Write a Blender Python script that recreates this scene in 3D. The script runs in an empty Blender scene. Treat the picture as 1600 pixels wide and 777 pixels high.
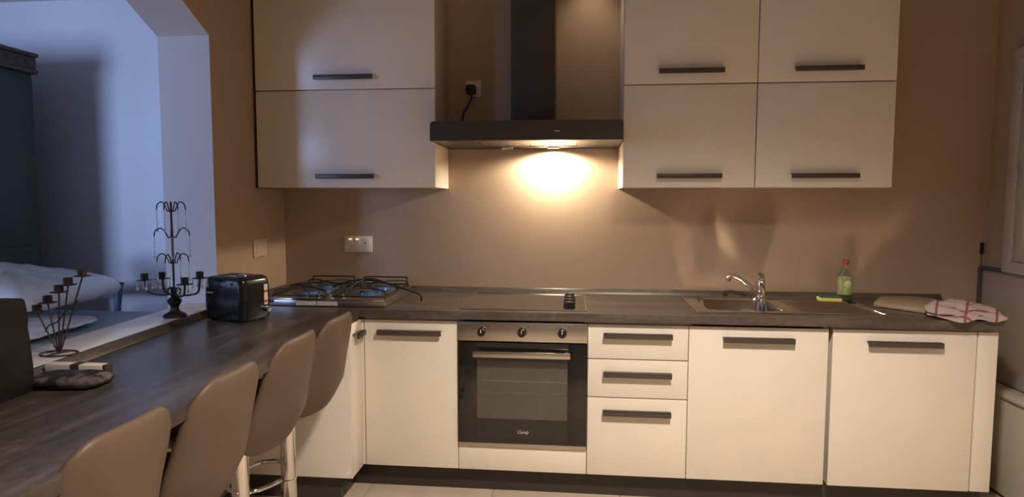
import bpy, bmesh, math, random
from mathutils import Vector, Matrix
random.seed(7)
scn = bpy.context.scene
COL = scn.collection
PI = math.pi

# ------------------------------------------------------------------ camera
def make_camera():
    yaw, pitch, roll = 0.0990, 0.0757, 0.0020
    f = Vector((-math.sin(yaw)*math.cos(pitch), math.cos(yaw)*math.cos(pitch), -math.sin(pitch)))
    r = Vector((math.cos(yaw), math.sin(yaw), 0))
    u = r.cross(f)
    r2 = r*math.cos(roll) + u*math.sin(roll)
    u2 = -r*math.sin(roll) + u*math.cos(roll)
    cam = bpy.data.cameras.new('camera')
    cam.sensor_width = 36; cam.lens = 36*979.4/1600
    cam.clip_start = 0.02; cam.clip_end = 60
    o = bpy.data.objects.new('camera', cam)
    m = Matrix.Identity(4)
    for i, c in enumerate((r2, u2, -f)):
        for j in range(3): m[j][i] = c[j]
    m.translation = Vector((0.5338, -3.4429, 1.3853))
    o.matrix_world = m
    COL.objects.link(o); scn.camera = o
make_camera()

# ------------------------------------------------------------------ world, lights, exposure
w = bpy.data.worlds.new('world'); scn.world = w; w.use_nodes = True
w.node_tree.nodes['Background'].inputs[0].default_value = (0.05, 0.09, 0.2, 1)
w.node_tree.nodes['Background'].inputs[1].default_value = 0.3
vs = scn.view_settings
vs.view_transform = 'Standard'; vs.look = 'None'; vs.gamma = 1; vs.use_curve_mapping = False
vs.exposure = 0.0
scn.cycles.blur_glossy = 0.05; scn.cycles.sample_clamp_indirect = 80

def light(name, kind, loc, energy, color, target=None, **kw):
    l = bpy.data.lights.new(name, kind); l.energy = energy; l.color = color
    for k, v in kw.items(): setattr(l, k, v)
    o = bpy.data.objects.new(name, l); o.location = loc
    if target is not None:
        o.rotation_euler = (Vector(target)-Vector(loc)).to_track_quat('-Z', 'Y').to_euler()
    COL.objects.link(o); return o
WARM = (1.0, 0.87, 0.73)
# ceiling downlight (the kitchen's main lamp, above and behind the camera's view)
light('ceiling_lamp_light', 'SPOT', (1.0, -2.3, 2.60), 430, WARM, (1.0, -2.3, 0), spot_size=2.36, spot_blend=1.0, shadow_soft_size=0.11)
# weak wall washer close to the chimney
light('washer_light', 'SPOT', (0.62, -0.16, 2.66), 5, (1.0, 0.80, 0.62), (0.60, -0.02, 1.8), spot_size=1.5, spot_blend=1.0, shadow_soft_size=0.04)
# cooker hood lamp
light('hood_lamp_light', 'SPOT', (0.420, -0.068, 1.640), 34, (1.0, 0.85, 0.64), (0.42, -0.02, 0.9), spot_size=3.05, spot_blend=0.35, shadow_soft_size=0.02)
# neighbouring room: unseen fill light added at left, then dusk daylight through its window
light('dusk_window_and_fill_light', 'AREA', (-4.93, -3.2, 1.65), 34, (0.42, 0.56, 1.0), (0, -2.2, 1.4), shape='RECTANGLE', size=1.3, size_y=1.3)
light('dusk_window_and_fill_light', 'AREA', (-4.1, -5.12, 1.65), 36, (0.38, 0.54, 1.0), (-2.55, 0.5, 1.75), shape='RECTANGLE', size=1.4, size_y=1.3, spread=1.0)

# ------------------------------------------------------------------ materials
def mat(name, color, rough=0.5, metal=0.0, spec=0.5, coat=0.0, bump=0.0, bscale=60, var=0.0, vscale=4, alpha=1, trans=0, ior=1.45, emit=None, estr=0):
    m = bpy.data.materials.new(name); m.use_nodes = True
    nt = m.node_tree; b = nt.nodes['Principled BSDF']
    b.inputs['Base Color'].default_value = (*color, 1)
    b.inputs['Roughness'].default_value = rough
    b.inputs['Metallic'].default_value = metal
    b.inputs['Specular IOR Level'].default_value = spec
    b.inputs['Coat Weight'].default_value = coat
    b.inputs['Transmission Weight'].default_value = trans
    b.inputs['IOR'].default_value = ior
    if emit:
        b.inputs['Emission Color'].default_value = (*emit, 1); b.inputs['Emission Strength'].default_value = estr
    tc = nt.nodes.new('ShaderNodeTexCoord')
    n = nt.nodes.new('ShaderNodeTexNoise'); n.inputs['Scale'].default_value = vscale; n.inputs['Detail'].default_value = 5
    nt.links.new(tc.outputs['Object'], n.inputs['Vector'])
    if var > 0:
        r = nt.nodes.new('ShaderNodeValToRGB')
        r.color_ramp.elements[0].position = 0.3; r.color_ramp.elements[1].position = 0.7
        r.color_ramp.elements[0].color = (*[c*(1-var) for c in color], 1)
        r.color_ramp.elements[1].color = (*[min(1, c*(1+var)) for c in color], 1)
        nt.links.new(n.outputs['Fac'], r.inputs['Fac']); nt.links.new(r.outputs['Color'], b.inputs['Base Color'])
    if bump > 0:
        n2 = nt.nodes.new('ShaderNodeTexNoise'); n2.inputs['Scale'].default_value = bscale; n2.inputs['Detail'].default_value = 4
        nt.links.new(tc.outputs['Object'], n2.inputs['Vector'])
        bp = nt.nodes.new('ShaderNodeBump'); bp.inputs['Strength'].default_value = bump; bp.inputs['Distance'].default_value = 0.002
        nt.links.new(n2.outputs['Fac'], bp.inputs['Height']); nt.links.new(bp.outputs['Normal'], b.inputs['Normal'])
    return m

def stretched(name, ramp, rough, scale_vec, vscale=1.0, metal=0, bump=0.1, coat=0, fine=None, rvar=0.0):
    """noise stretched along an axis: laminate grain, brushed steel"""
    m = bpy.data.materials.new(name); m.use_nodes = True
    nt = m.node_tree; b = nt.nodes['Principled BSDF']; L = nt.links.new
    b.inputs['Roughness'].default_value = rough; b.inputs['Metallic'].default_value = metal; b.inputs['Coat Weight'].default_value = coat
    tc = nt.nodes.new('ShaderNodeTexCoord'); mp = nt.nodes.new('ShaderNodeMapping'); mp.inputs['Scale'].default_value = scale_vec
    L(tc.outputs['Object'], mp.inputs['Vector'])
    n = nt.nodes.new('ShaderNodeTexNoise'); n.inputs['Scale'].default_value = vscale; n.inputs['Detail'].default_value = 7; n.inputs['Roughness'].default_value = 0.62; n.inputs['Distortion'].default_value = 0.4
    L(mp.outputs['Vector'], n.inputs['Vector'])
    r = nt.nodes.new('ShaderNodeValToRGB')
    while len(r.color_ramp.elements) < len(ramp): r.color_ramp.elements.new(0.5)
    for e, (p, c) in zip(r.color_ramp.elements, ramp): e.position = p; e.color = (*c, 1)
    L(n.outputs['Fac'], r.inputs['Fac']); out = r.outputs['Color']
    if fine:
        n3 = nt.nodes.new('ShaderNodeTexNoise'); n3.inputs['Scale'].default_value = fine; n3.inputs['Detail'].default_value = 6
        L(tc.outputs['Object'], n3.inputs['Vector'])
        mx = nt.nodes.new('ShaderNodeMix'); mx.data_type = 'RGBA'; mx.blend_type = 'OVERLAY'; mx.inputs[0].default_value = 0.55
        L(out, mx.inputs[6]); L(n3.outputs['Fac'], mx.inputs[7]); out = mx.outputs[2]
    L(out, b.inputs['Base Color'])
    if bump:
        bp = nt.nodes.new('ShaderNodeBump'); bp.inputs['Strength'].default_value = bump; bp.inputs['Distance'].default_value = 0.001
        L(n.outputs['Fac'], bp.inputs['Height']); L(bp.outputs['Normal'], b.inputs['Normal'])
    if rvar:
        mr = nt.nodes.new('ShaderNodeMapRange'); mr.inputs[3].default_value = rough-rvar; mr.inputs[4].default_value = rough+rvar
        L(n.outputs['Fac'], mr.inputs[0]); L(mr.outputs[0], b.inputs['Roughness'])
    return m

M = {}
M['tan'] = mat('tan_paint', (0.45, 0.330, 0.232), 0.42, spec=0.35, bump=0.12, bscale=25, var=0.03, vscale=2)
M['white_wall'] = mat('white_wall_paint', (0.62, 0.60, 0.60), 0.6, bump=0.15, bscale=30, var=0.03, vscale=2)
M['ceiling'] = mat('ceiling_paint', (0.70, 0.66, 0.60), 0.8, bump=0.1)
M['floor'] = mat('floor_tile', (0.52, 0.43, 0.34), 0.25, var=0.10, vscale=5, bump=0.05)
M['grout'] = mat('floor_grout', (0.28, 0.23, 0.18), 0.8)
M['door'] = mat('cream_laminate', (0.80, 0.735, 0.64), 0.30, spec=0.45, bump=0.05, bscale=90, var=0.02, vscale=9)
M['gloss'] = mat('cream_gloss_laminate', (0.80, 0.735, 0.66), 0.07, spec=0.55, var=0.015, vscale=5)
M['carcass'] = mat('cabinet_carcass', (0.66, 0.58, 0.48), 0.45, var=0.03)
M['dark_gap'] = mat('dark_recess', (0.03, 0.024, 0.02), 0.7)
M['handle'] = mat('dark_handle_metal', (0.085, 0.070, 0.062), 0.38, metal=0.3, bump=0.05, bscale=300)
M['plinth'] = mat('charcoal_plinth', (0.045, 0.038, 0.035), 0.35, var=0.1)
M['top'] = stretched('worktop_laminate', [(0.25, (0.045, 0.034, 0.028)), (0.5, (0.080, 0.062, 0.051)), (0.75, (0.14, 0.112, 0.094))], 0.30, (1.2, 9, 9), 1.3, bump=0.06, fine=35, rvar=0.05)
M['bar'] = stretched('breakfast_bar_laminate', [(0.28, (0.026, 0.020, 0.018)), (0.5, (0.048, 0.037, 0.033)), (0.74, (0.11, 0.087, 0.076))], 0.30, (9, 1.1, 9), 1.3, bump=0.06, fine=35, rvar=0.05)
M['steel'] = stretched('brushed_steel', [(0.2, (0.46, 0.42, 0.38)), (0.8, (0.60, 0.56, 0.51))], 0.30, (1.5, 120, 120), 2.0, metal=1.0, bump=0.03)
M['sink'] = stretched('sink_steel', [(0.2, (0.62, 0.59, 0.56)), (0.8, (0.72, 0.70, 0.66))], 0.11, (2, 9, 9), 1.0, metal=1.0, bump=0.10)
M['chrome'] = mat('chrome', (0.78, 0.76, 0.74), 0.07, metal=1.0)
M['black_glass'] = mat('black_glass', (0.012, 0.010, 0.010), 0.06, spec=0.6, coat=0.3)
M['hob_glass'] = mat('hob_ceramic_glass', (0.030, 0.022, 0.018), 0.07, spec=0.9, coat=0.8)
M['oven_pane'] = mat('oven_window_glass', (0.62, 0.58, 0.50), 0.05, trans=0.9, ior=1.45)
M['enamel'] = mat('oven_cavity_enamel', (0.20, 0.185, 0.15), 0.4, var=0.1)
M['hood'] = mat('black_hood_enamel', (0.048, 0.041, 0.037), 0.36, bump=0.03, bscale=200, spec=0.5)
M['hood_under'] = mat('hood_underside_metal', (0.10, 0.095, 0.085), 0.36, metal=0.6)
M['filter'] = mat('filter_mesh_metal', (0.40, 0.38, 0.34), 0.35, metal=1.0)
M['bulb_off'] = mat('unlit_bulb_glass', (0.55, 0.52, 0.45), 0.12)
M['bulb_on'] = mat('lit_bulb', (1, 0.9, 0.7), 0.3, emit=(1.0, 0.80, 0.52), estr=40)
M['iron'] = mat('black_cast_iron', (0.014, 0.012, 0.011), 0.5, bump=0.2, bscale=150)
M['wrought'] = mat('dark_wrought_iron', (0.022, 0.018, 0.020), 0.42, metal=0.5, bump=0.1)
M['bronze'] = mat('rusty_brown_iron', (0.050, 0.034, 0.031), 0.5, metal=0.4, bump=0.1)
M['burner_blue'] = mat('blue_reflection_tint', (0.10, 0.20, 0.48), 0.22, metal=0.5)  # reflection of the blue-lit room put into the burner cups' colour
M['plastic_white'] = mat('white_socket_plastic', (0.74, 0.68, 0.60), 0.3)
M['plate_tan'] = mat('painted_over_plate', (0.60, 0.49, 0.38), 0.35)
M['plastic_black'] = mat('black_plastic', (0.012, 0.011, 0.011), 0.33)
M['toaster'] = mat('toaster_black_gloss', (0.010, 0.010, 0.012), 0.20, spec=0.5)
M['neon'] = mat('red_neon', (0.8, 0.1, 0.05), 0.3, emit=(1.0, 0.22, 0.12), estr=4)
M['taupe'] = mat('taupe_vinyl', (0.108, 0.072, 0.050), 0.46, spec=0.3, bump=0.22, bscale=260, var=0.05, vscale=6)
M['green_wood'] = mat('dark_green_painted_wood', (0.050, 0.062, 0.042), 0.5, var=0.15, vscale=3)
M['teal_wood'] = mat('teal_painted_wood', (0.085, 0.16, 0.175), 0.5, var=0.1)
M['carved'] = mat('carved_brown_wood', (0.085, 0.050, 0.042), 0.5, bump=0.4, bscale=60, var=0.3, vscale=30)
M['grey_top'] = mat('grey_table_top', (0.26, 0.31, 0.34), 0.5, var=0.06)
M['pillow'] = mat('white_plastic_wrapped_pillow', (0.74, 0.70, 0.65), 0.26, coat=0.3, bump=0.25, bscale=9)
M['marble'] = mat('pale_marble_sill', (0.66, 0.62, 0.58), 0.22, var=0.06, vscale=8)
M['bag'] = mat('black_bag_leather', (0.010, 0.008, 0.008), 0.55, spec=0.25, bump=0.6, bscale=22, var=0.25, vscale=5)
M['paper'] = mat('cream_paper', (0.66, 0.58, 0.48), 0.6, var=0.05)
M['wood_board'] = stretched('pale_board_wood', [(0.3, (0.40, 0.29, 0.19)), (0.7, (0.52, 0.39, 0.27))], 0.5, (2, 30, 30), 2.0)
M['red_plastic'] = mat('red_cap_plastic', (0.55, 0.035, 0.03), 0.35)
M['clear'] = mat('clear_bottle_plastic', (0.85, 0.92, 0.85), 0.06, trans=0.95, ior=1.3)
M['green_liquid'] = mat('green_dish_soap', (0.05, 0.40, 0.10), 0.08, trans=0.6, ior=1.34)
M['label'] = mat('yellow_green_label', (0.36, 0.42, 0.17), 0.4, var=0.35, vscale=45)
M['label_white'] = mat('pale_label_badge', (0.66, 0.66, 0.42), 0.4)
M['sponge'] = mat('yellow_sponge', (0.78, 0.66, 0.16), 0.9, bump=0.8, bscale=160, var=0.1, vscale=60)
M['scourer'] = mat('green_scourer', (0.045, 0.13, 0.075), 0.95, bump=0.8, bscale=260, var=0.3, vscale=90)
M['shutter'] = mat('cream_window_paint', (0.50, 0.43, 0.37), 0.4, var=0.03)
M['splash'] = mat('grey_splash_panel', (0.50, 0.43, 0.37), 0.32, var=0.03)
M['blue_grey'] = mat('blue_grey_edge_trim', (0.075, 0.085, 0.09), 0.5)
M['radiator'] = mat('white_chest_enamel', (0.66, 0.60, 0.50), 0.3)
M['bead'] = mat('clear_glass_bead', (0.75, 0.78, 0.85), 0.05, trans=0.6, ior=1.5)
M['sticker_red'] = mat('red_sticker_print', (0.45, 0.06, 0.05), 0.5)
M['print_grey'] = mat('grey_print', (0.60, 0.57, 0.52), 0.4)
M['window_glass'] = mat('window_glass', (0.8, 0.85, 0.9), 0.02, trans=1.0)

def cloth_material():
    m = mat('tea_towel_cotton', (0.60, 0.50, 0.46), 0.9, bump=0.6, bscale=350)
    nt = m.node_tree; b = nt.nodes['Principled BSDF']; L = nt.links.new
    tc = nt.nodes.new('ShaderNodeTexCoord'); mp = nt.nodes.new('ShaderNodeMapping'); mp.inputs['Rotation'].default_value = (0, 0, 0.55)
    L(tc.outputs['Object'], mp.inputs['Vector'])
    cols = []
    for ax, sc in (('X', 11.5), ('Y', 11.5)):
        wv = nt.nodes.new('ShaderNodeTexWave'); wv.bands_direction = ax; wv.inputs['Scale'].default_value = sc/ (2*PI) * 1.6; wv.inputs['Distortion'].default_value = 0.6
        L(mp.outputs['Vector'], wv.inputs['Vector'])
        r = nt.nodes.new('ShaderNodeValToRGB'); r.color_ramp.elements[0].position = 0.972; r.color_ramp.elements[1].position = 0.985
        L(wv.outputs['Fac'], r.inputs['Fac']); cols.append(r.outputs['Color'])
    mx = nt.nodes.new('ShaderNodeMath'); mx.operation = 'MAXIMUM'; L(cols[0], mx.inputs[0]); L(cols[1], mx.inputs[1])
    mc = nt.nodes.new('ShaderNodeMix'); mc.data_type = 'RGBA'; mc.inputs[6].default_value = (0.50, 0.39, 0.36, 1); mc.inputs[7].default_value = (0.26, 0.10, 0.095, 1)
    L(mx.outputs[0], mc.inputs[0]); L(mc.outputs[2], b.inputs['Base Color'])
    return m
M['towel'] = cloth_material()
def pouch_material():
    m = mat('dark_mottled_fabric', (0.03, 0.022, 0.022), 0.7, bump=0.6, bscale=90)
    nt = m.node_tree; b = nt.nodes['Principled BSDF']; L = nt.links.new
    tc = nt.nodes.new('ShaderNodeTexCoord'); n = nt.nodes.new('ShaderNodeTexNoise'); n.inputs['Scale'].default_value = 22; n.inputs['Detail'].default_value = 4
    L(tc.outputs['Object'], n.inputs['Vector'])
    r = nt.nodes.new('ShaderNodeValToRGB'); r.color_ramp.elements[0].position = 0.48; r.color_ramp.elements[1].position = 0.66
    r.color_ramp.elements[0].color = (0.008, 0.006, 0.006, 1); r.color_ramp.elements[1].color = (0.12, 0.095, 0.092, 1)
    L(n.outputs['Fac'], r.inputs['Fac']); L(r.outputs['Color'], b.inputs['Base Color'])
    return m
M['pouch'] = pouch_material()

# ------------------------------------------------------------------ mesh helpers
class MB:
    def __init__(s): s.bm = bmesh.new()
    def box(s, x0, x1, y0, y1, z0, z1, bev=0.0, seg=2):
        t = bmesh.new()
        bmesh.ops.create_cube(t, size=1)
        bmesh.ops.scale(t, vec=(abs(x1-x0), abs(y1-y0), abs(z1-z0)), verts=t.verts)
        bmesh.ops.translate(t, vec=((x0+x1)/2, (y0+y1)/2, (z0+z1)/2), verts=t.verts)
        if bev: bmesh.ops.bevel(t, geom=t.edges[:], offset=bev, segments=seg, affect='EDGES', profile=0.5)
        s._merge(t); return s
    def _merge(s, t):
        me = bpy.data.meshes.new('tmp'); t.to_mesh(me); t.free(); s.bm.from_mesh(me); bpy.data.meshes.remove(me)
    def prism(s, poly, axis, a0, a1, bev=0.0):
        """poly of 2D points extruded along axis: z->(x,y), x->(y,z), y->(x,z)"""
        t = bmesh.new()
        def P(p, a): return {'z': (p[0], p[1], a), 'x': (a, p[0], p[1]), 'y': (p[0], a, p[1])}[axis]
        v0 = [t.verts.new(P(p, a0)) for p in poly]; v1 = [t.verts.new(P(p, a1)) for p in poly]
        n = len(poly)
        t.faces.new(v0); t.faces.new(v1[::-1])
        for i in range(n): t.faces.new((v0[i], v1[i], v1[(i+1) % n], v0[(i+1) % n]))
        bmesh.ops.recalc_face_normals(t, faces=t.faces)
        if bev: bmesh.ops.bevel(t, geom=t.edges[:], offset=bev, segments=2, affect='EDGES', profile=0.5)
        s._merge(t); return s
    def tube(s, pts, r, seg=10, closed=False, caps=True):
        pts = [Vector(p) for p in pts]; n = len(pts); rings = []
        rr = r if isinstance(r, (list, tuple)) else [r]*n
        prev = None
        for i, p in enumerate(pts):
            if closed: d = pts[(i+1) % n]-pts[i-1]
            else: d = pts[min(i+1, n-1)]-pts[max(i-1, 0)]
            d.normalize()
            if prev is None:
                a = d.orthogonal().normalized()
            else:
                a = prev-d*prev.dot(d)
                a = a.normalized() if a.length > 1e-6 else d.orthogonal().normalized()
            prev = a; b = d.cross(a)
            rings.append([s.bm.verts.new(p+(a*math.cos(2*PI*k/seg)+b*math.sin(2*PI*k/seg))*rr[i]) for k in range(seg)])
        for i in range(n if closed else n-1):
            A, B = rings[i], rings[(i+1) % n]
            off = 0
            if closed and i == n-1:
                off = min(range(seg), key=lambda o: (A[0].co-B[o].co).length)
            for k in range(seg): s.bm.faces.new((A[k], A[(k+1) % seg], B[(k+1+off) % seg], B[(k+off) % seg]))
        if not closed and caps: s.bm.faces.new(rings[0][::-1]); s.bm.faces.new(rings[-1])
        return s
    def cyl(s, p0, p1, r, seg=24, r1=None):
        return s.tube([p0, p1], [r, r if r1 is None else r1], seg)
    def lathe(s, prof, c=(0, 0, 0), seg=28, axis='z'):
        c = Vector(c); rings = []
        for r, h in prof:
            if r < 1e-6:
                q = [Vector((0, 0, h))]
            else:
                q = [Vector((r*math.cos(2*PI*k/seg), r*math.sin(2*PI*k/seg), h)) for k in range(seg)]
            if axis == 'y': q = [Vector((v.x, -v.z, v.y)) for v in q]   # h goes toward -y
            if axis == 'x': q = [Vector((v.z, v.x, v.y)) for v in q]
            rings.append([s.bm.verts.new(v+c) for v in q])
        for A, B in zip(rings, rings[1:]):
            if len(A) == 1 and len(B) == 1: continue
            for k in range(seg):
                k2 = (k+1) % seg
                if len(A) == 1: s.bm.faces.new((A[0], B[k], B[k2]))
                elif len(B) == 1: s.bm.faces.new((A[k], A[k2], B[0]))
                else: s.bm.faces.new((A[k], A[k2], B[k2], B[k]))
        for R_ in (rings[0], rings[-1]):
            if len(R_) > 2: s.bm.faces.new(R_)
        return s
    def pad(s, outline, T, fn, rings=(1, .985, .95, .88, .72, .48, .22, 0), power=8):
        """cushion-like slab: outline (a,b) in 2D, half thickness T, fn(a,b,h,s)->xyz"""
        n = len(outline); ca = sum(p[0] for p in outline)/n; cb = sum(p[1] for p in outline)/n
        sides = []
        for sgn in (1, -1):
            R_ = []
            for q in rings:
                h = sgn*T*math.sqrt(max(0, 1-q**power))
                if q == 1 and sgn == -1: R_.append(sides[0][0]); continue
                if q == 0: R_.append([s.bm.verts.new(fn(ca, cb, h, q))]); continue
                R_.append([s.bm.verts.new(fn(ca+(a-ca)*q, cb+(b-cb)*q, h, q)) for a, b in outline])
            sides.append(R_)
            for A, B in zip(R_, R_[1:]):
                for k in range(n):
                    k2 = (k+1) % n
                    if len(B) == 1: f = (A[k], A[k2], B[0])
                    else: f = (A[k], A[k2], B[k2], B[k])
                    s.bm.faces.new(f)
        return s
    def sphere(s, c, r, seg=10, sc=(1, 1, 1)):
        t = bmesh.new(); bmesh.ops.create_uvsphere(t, u_segments=seg, v_segments=max(4, seg//2+1), radius=r)
        bmesh.ops.scale(t, vec=sc, verts=t.verts); bmesh.ops.translate(t, vec=c, verts=t.verts); s._merge(t); return s
    def build(s, name, material, parent=None, smooth=True, angle=35):
        bmesh.ops.recalc_face_normals(s.bm, faces=s.bm.faces)
        me = bpy.data.meshes.new(name); s.bm.to_mesh(me); s.bm.free()
        if material: me.materials.append(material)
        if smooth:
            me.shade_smooth(); me.set_sharp_from_angle(angle=math.radians(angle))
        o = bpy.data.objects.new(name, me); COL.objects.link(o)
        if parent: o.parent = parent
        return o

def thing(name, label, cat, loc=(0, 0, 0), rz=0, group=None):
    o = bpy.data.objects.new(name, None); o.empty_display_size = 0.05
    o.location = loc; o.rotation_euler = (0, 0, rz)
    o['label'] = label; o['category'] = cat
    if group: o['group'] = group
    COL.objects.link(o); return o
def tag(o, label, cat, group=None):
    o['label'] = label; o['category'] = cat
    if group: o['group'] = group
    return o
def struct(o): o['kind'] = 'structure'; return o
def box(name, m, parent, *a, bev=0.0015, **k):
    return MB().box(*a, bev=bev, **k).build(name, m, parent)
def at(o, x, y, z): o.location = (x, y, z); return o
def arc(cx, cz, r, a0, a1, n, fn):
    return [fn(cx+r*math.cos(a0+(a1-a0)*i/n), cz+r*math.sin(a0+(a1-a0)*i/n)) for i in range(n+1)]
def bez(p, n=12):
    p = [Vector(q) for q in p]; out = []
    for i in range(len(p)-1):       # catmull-rom
        a = p[max(i-1, 0)]; b = p[i]; c = p[i+1]; d = p[min(i+2, len(p)-1)]
        for k in range(n):
            t = k/n
            out.append(0.5*((2*b)+(c-a)*t+(2*a-5*b+4*c-d)*t*t+(3*b-a-3*c+d)*t**3))
    out.append(p[-1]); return out
def rounded_rect(w, h, r, n=6):
    out = []
    for cx, cy, a in ((w/2-r, h/2-r, 0), (-w/2+r, h/2-r, PI/2), (-w/2+r, -h/2+r, PI), (w/2-r, -h/2+r, 3*PI/2)):
        for i in range(n+1): t = a+PI/2*i/n; out.append((cx+r*math.cos(t), cy+r*math.sin(t)))
    return out
def densify(o, m=0.03):
    out = []
    for i, p in enumerate(o):
        q = o[(i+1) % len(o)]; d = math.dist(p, q); k = max(1, int(d/m))
        for j in range(k): out.append((p[0]+(q[0]-p[0])*j/k, p[1]+(q[1]-p[1])*j/k))
    return out

# ------------------------------------------------------------------ setting
XL = -1.115; XR = 2.64; YB = 0.55; YF = -5.2; ZC = 2.72
fl = struct(MB().box(-5.1, XR+.1, YF-.1, YB+.1, -0.06, -0.004).build('floor', M['grout'], None, smooth=False))
base_tile = MB().box(-.298, .298, -.298, .298, -.004, 0, bev=0.001, seg=1).build('tile', M['floor'], fl)
first = True
for ix in range(6):
    for iy in range(9):
        x = -.74+ix*.6; y = -0.42-.6*iy
        if x > XR-.3: continue
        t = base_tile if first else base_tile.copy()
        if not first: COL.objects.link(t); t.parent = fl
        first = False
        t.location = (x, y, 0)
struct(MB().box(-5.1, XR+.1, YF-.1, YB+.1, ZC, ZC+.1).build('ceiling', M['ceiling'], None, smooth=False))
struct(MB().box(XL, XR, 0, .1, 0, ZC).build('wall_back', M['tan'], None, smooth=False))
struct(MB().box(-5.0, XL-.248, YB, YB+.1, 0, ZC).build('wall_back_far', M['white_wall'], None, smooth=False))
struct(MB().box(XR, XR+.1, YF, .1, 0, ZC).build('wall_right', M['tan'], None, smooth=False))
struct(MB().box(-5.1, -5.0, YF, YB+.1, 0, ZC).build('wall_left_far', M['white_wall'], None, smooth=False))
struct(MB().box(-5.0, XR, YF-.1, YF, 0, ZC).build('wall_front', M['white_wall'], None, smooth=False))
# left wall with the wide opening whose head is cut off at an angle
wl = MB()
wl.box(XL-.248, XL, -.70, YB+.1, 0, ZC)
wl.prism([(-.70, 2.128), (-1.30, 2.438), (-2.55, 2.438), (-3.15, 2.128), (-3.15, ZC), (-.70, ZC)], 'x', XL-.248, XL)
wl.box(XL-.248, XL, YF, -3.15, 0, ZC)
wl = wl.build('wall_left', M['white_wall'], None, smooth=False)
wl.data.materials.append(M['tan'])
for f in wl.data.polygons:
    if f.normal.x > .9: f.material_index = 1
struct(wl)
def xs(y): return -1.093+(-.70-y)*0.080      # inner edge of the sill / low wall
low = struct(MB().prism([(xs(-.705)-.165, -.705), (xs(-.705), -.705), (xs(-3.14), -3.14), (xs(-3.14)-.165, -3.14)], 'z', 0, .884).build('wall_left_lower', M['white_wall'], None, smooth=False))
struct(MB().prism([(xs(-.705)-.18, -.705), (xs(-.705)-.004, -.705), (xs(-3.14)-.004, -3.14), (xs(-3.14)-.18, -3.14)], 'z', .885, .905, bev=.002).build('trim_1', M['marble'], None))

# right wall: window with closed leaves, grey splash panel, white chest
wn = struct(MB().box(XR-.034, XR, -.235, -.18, 1.046, 2.107, bev=.004).box(XR-.034, XR, -1.25, -1.195, 1.046, 2.107, bev=.004)
            .box(XR-.033, XR, -1.195, -.235, 2.052, 2.107).box(XR-.033, XR, -1.195, -.235, 1.046, 1.10).build('window_1', M['shutter'], None))
for y0, y1 in ((-.714, -.237), (-1.193, -.716)):
    lf = MB().box(XR-.022, XR-.002, y0, y0+.06, 1.102, 2.05, bev=.002).box(XR-.022, XR-.002, y1-.06, y1, 1.102, 2.05, bev=.002) \
        .box(XR-.0215, XR-.002, y0+.06, y1-.06, 1.102, 1.162).box(XR-.0215, XR-.002, y0+.06, y1-.06, 1.99, 2.05).box(XR-.0215, XR-.012, y0+.06, y1-.06, 1.56, 1.60).build('window_leaf', M['shutter'], wn)
    MB().box(XR-.011, XR-.003, y0+.061, y1-.061, 1.163, 1.989).build('leaf_panel', M['shutter'], lf)
for z in (1.19, 1.52, 1.92):
    MB().cyl((XR-.028, -.239, z-.025), (XR-.028, -.239, z+.025), .006, 10).build('hinge', M['shutter'], wn)
sp = thing('splash_panel', 'grey splash panel with blue-grey edge strips under the right-hand window', 'wall panel', (XR, 0, 0))
box('panel', M['splash'], sp, -.012, -.001, -1.4, -.012, .50, 1.040)
box('top_strip', M['blue_grey'], sp, -.024, -.001, -.165, -.012, 1.040, 1.058)
box('edge_strip', M['blue_grey'], sp, -.030, -.002, -.011, -.001, .50, 1.052)
sn = tag(MB().box(-.008, .008, -.012, 0, -.03, .03, bev=.003).build('cable_clip', M['plastic_black'], None), 'tiny black clip on the wall corner above the grey splash panel', 'clip'); at(sn, 2.620, -.001, 1.148)
sc_ = MB().tube([(0, -.003, -.03), (.002, -.003, -.06), (.001, -.003, -.092)], .0016, 6).build('cord', M['plastic_black'], sn)
ch = thing('storage_chest', 'low white chest along the wall at the right end of the counter', 'chest', (2.55, -.9, 0))
box('body', M['radiator'], ch, -.02, .07, -.9, .86, .02, .47, bev=.004)
box('lid', M['radiator'], ch, -.032, .082, -.91, .885, .474, .496, bev=.006)
for yy in (-.8, .76): box('foot', M['plinth'], ch, 0, .05, yy-.03, yy+.03, 0, .02)

# unseen frame added for the left fill light, then the front dusk window
wf = struct(MB().box(-5.0, -4.95, -3.95, -3.87, .95, 2.40, bev=.003).box(-5.0, -4.95, -2.53, -2.45, .95, 2.40, bev=.003).box(-5.0, -4.951, -3.87, -2.53, 2.32, 2.40).box(-5.0, -4.951, -3.87, -2.53, .95, 1.03).build('fill_window', M['shutter'], None))
struct(MB().box(-4.90, -4.82, YF, YF+.05, .95, 2.40, bev=.003).box(-3.38, -3.30, YF, YF+.05, .95, 2.40, bev=.003).box(-4.82, -3.38, YF, YF+.049, 2.32, 2.40).box(-4.82, -3.38, YF, YF+.049, .95, 1.03).build('window_3', M['shutter'], None))
# ceiling lamp housings
def downlight(x, y, label):
    t = thing('ceiling_downlight', label, 'ceiling light', (x, y, ZC))
    MB().lathe([(.085, 0), (.085, -.012), (.072, -.016), (.066, -.006), (.066, 0)], seg=32).build('ring', M['steel'], t)
downlight(1.0, -2.3, 'round ceiling downlight above the kitchen floor')
downlight(.62, -.16, 'small round ceiling downlight between cooker hood and wall units')

# ------------------------------------------------------------------ plinths and worktops
struct(MB().box(-.53, 2.345, -.545, -.53, 0, .119, bev=.001).build('baseboard_back', M['plinth'], None))
struct(MB().box(-1.08, -.53, -.72, -.70, 0, .117, bev=.001).box(-.545, -.53, -.70, -.548, 0, .117, bev=.001).build('baseboard_left', M['plinth'], None))

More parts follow.
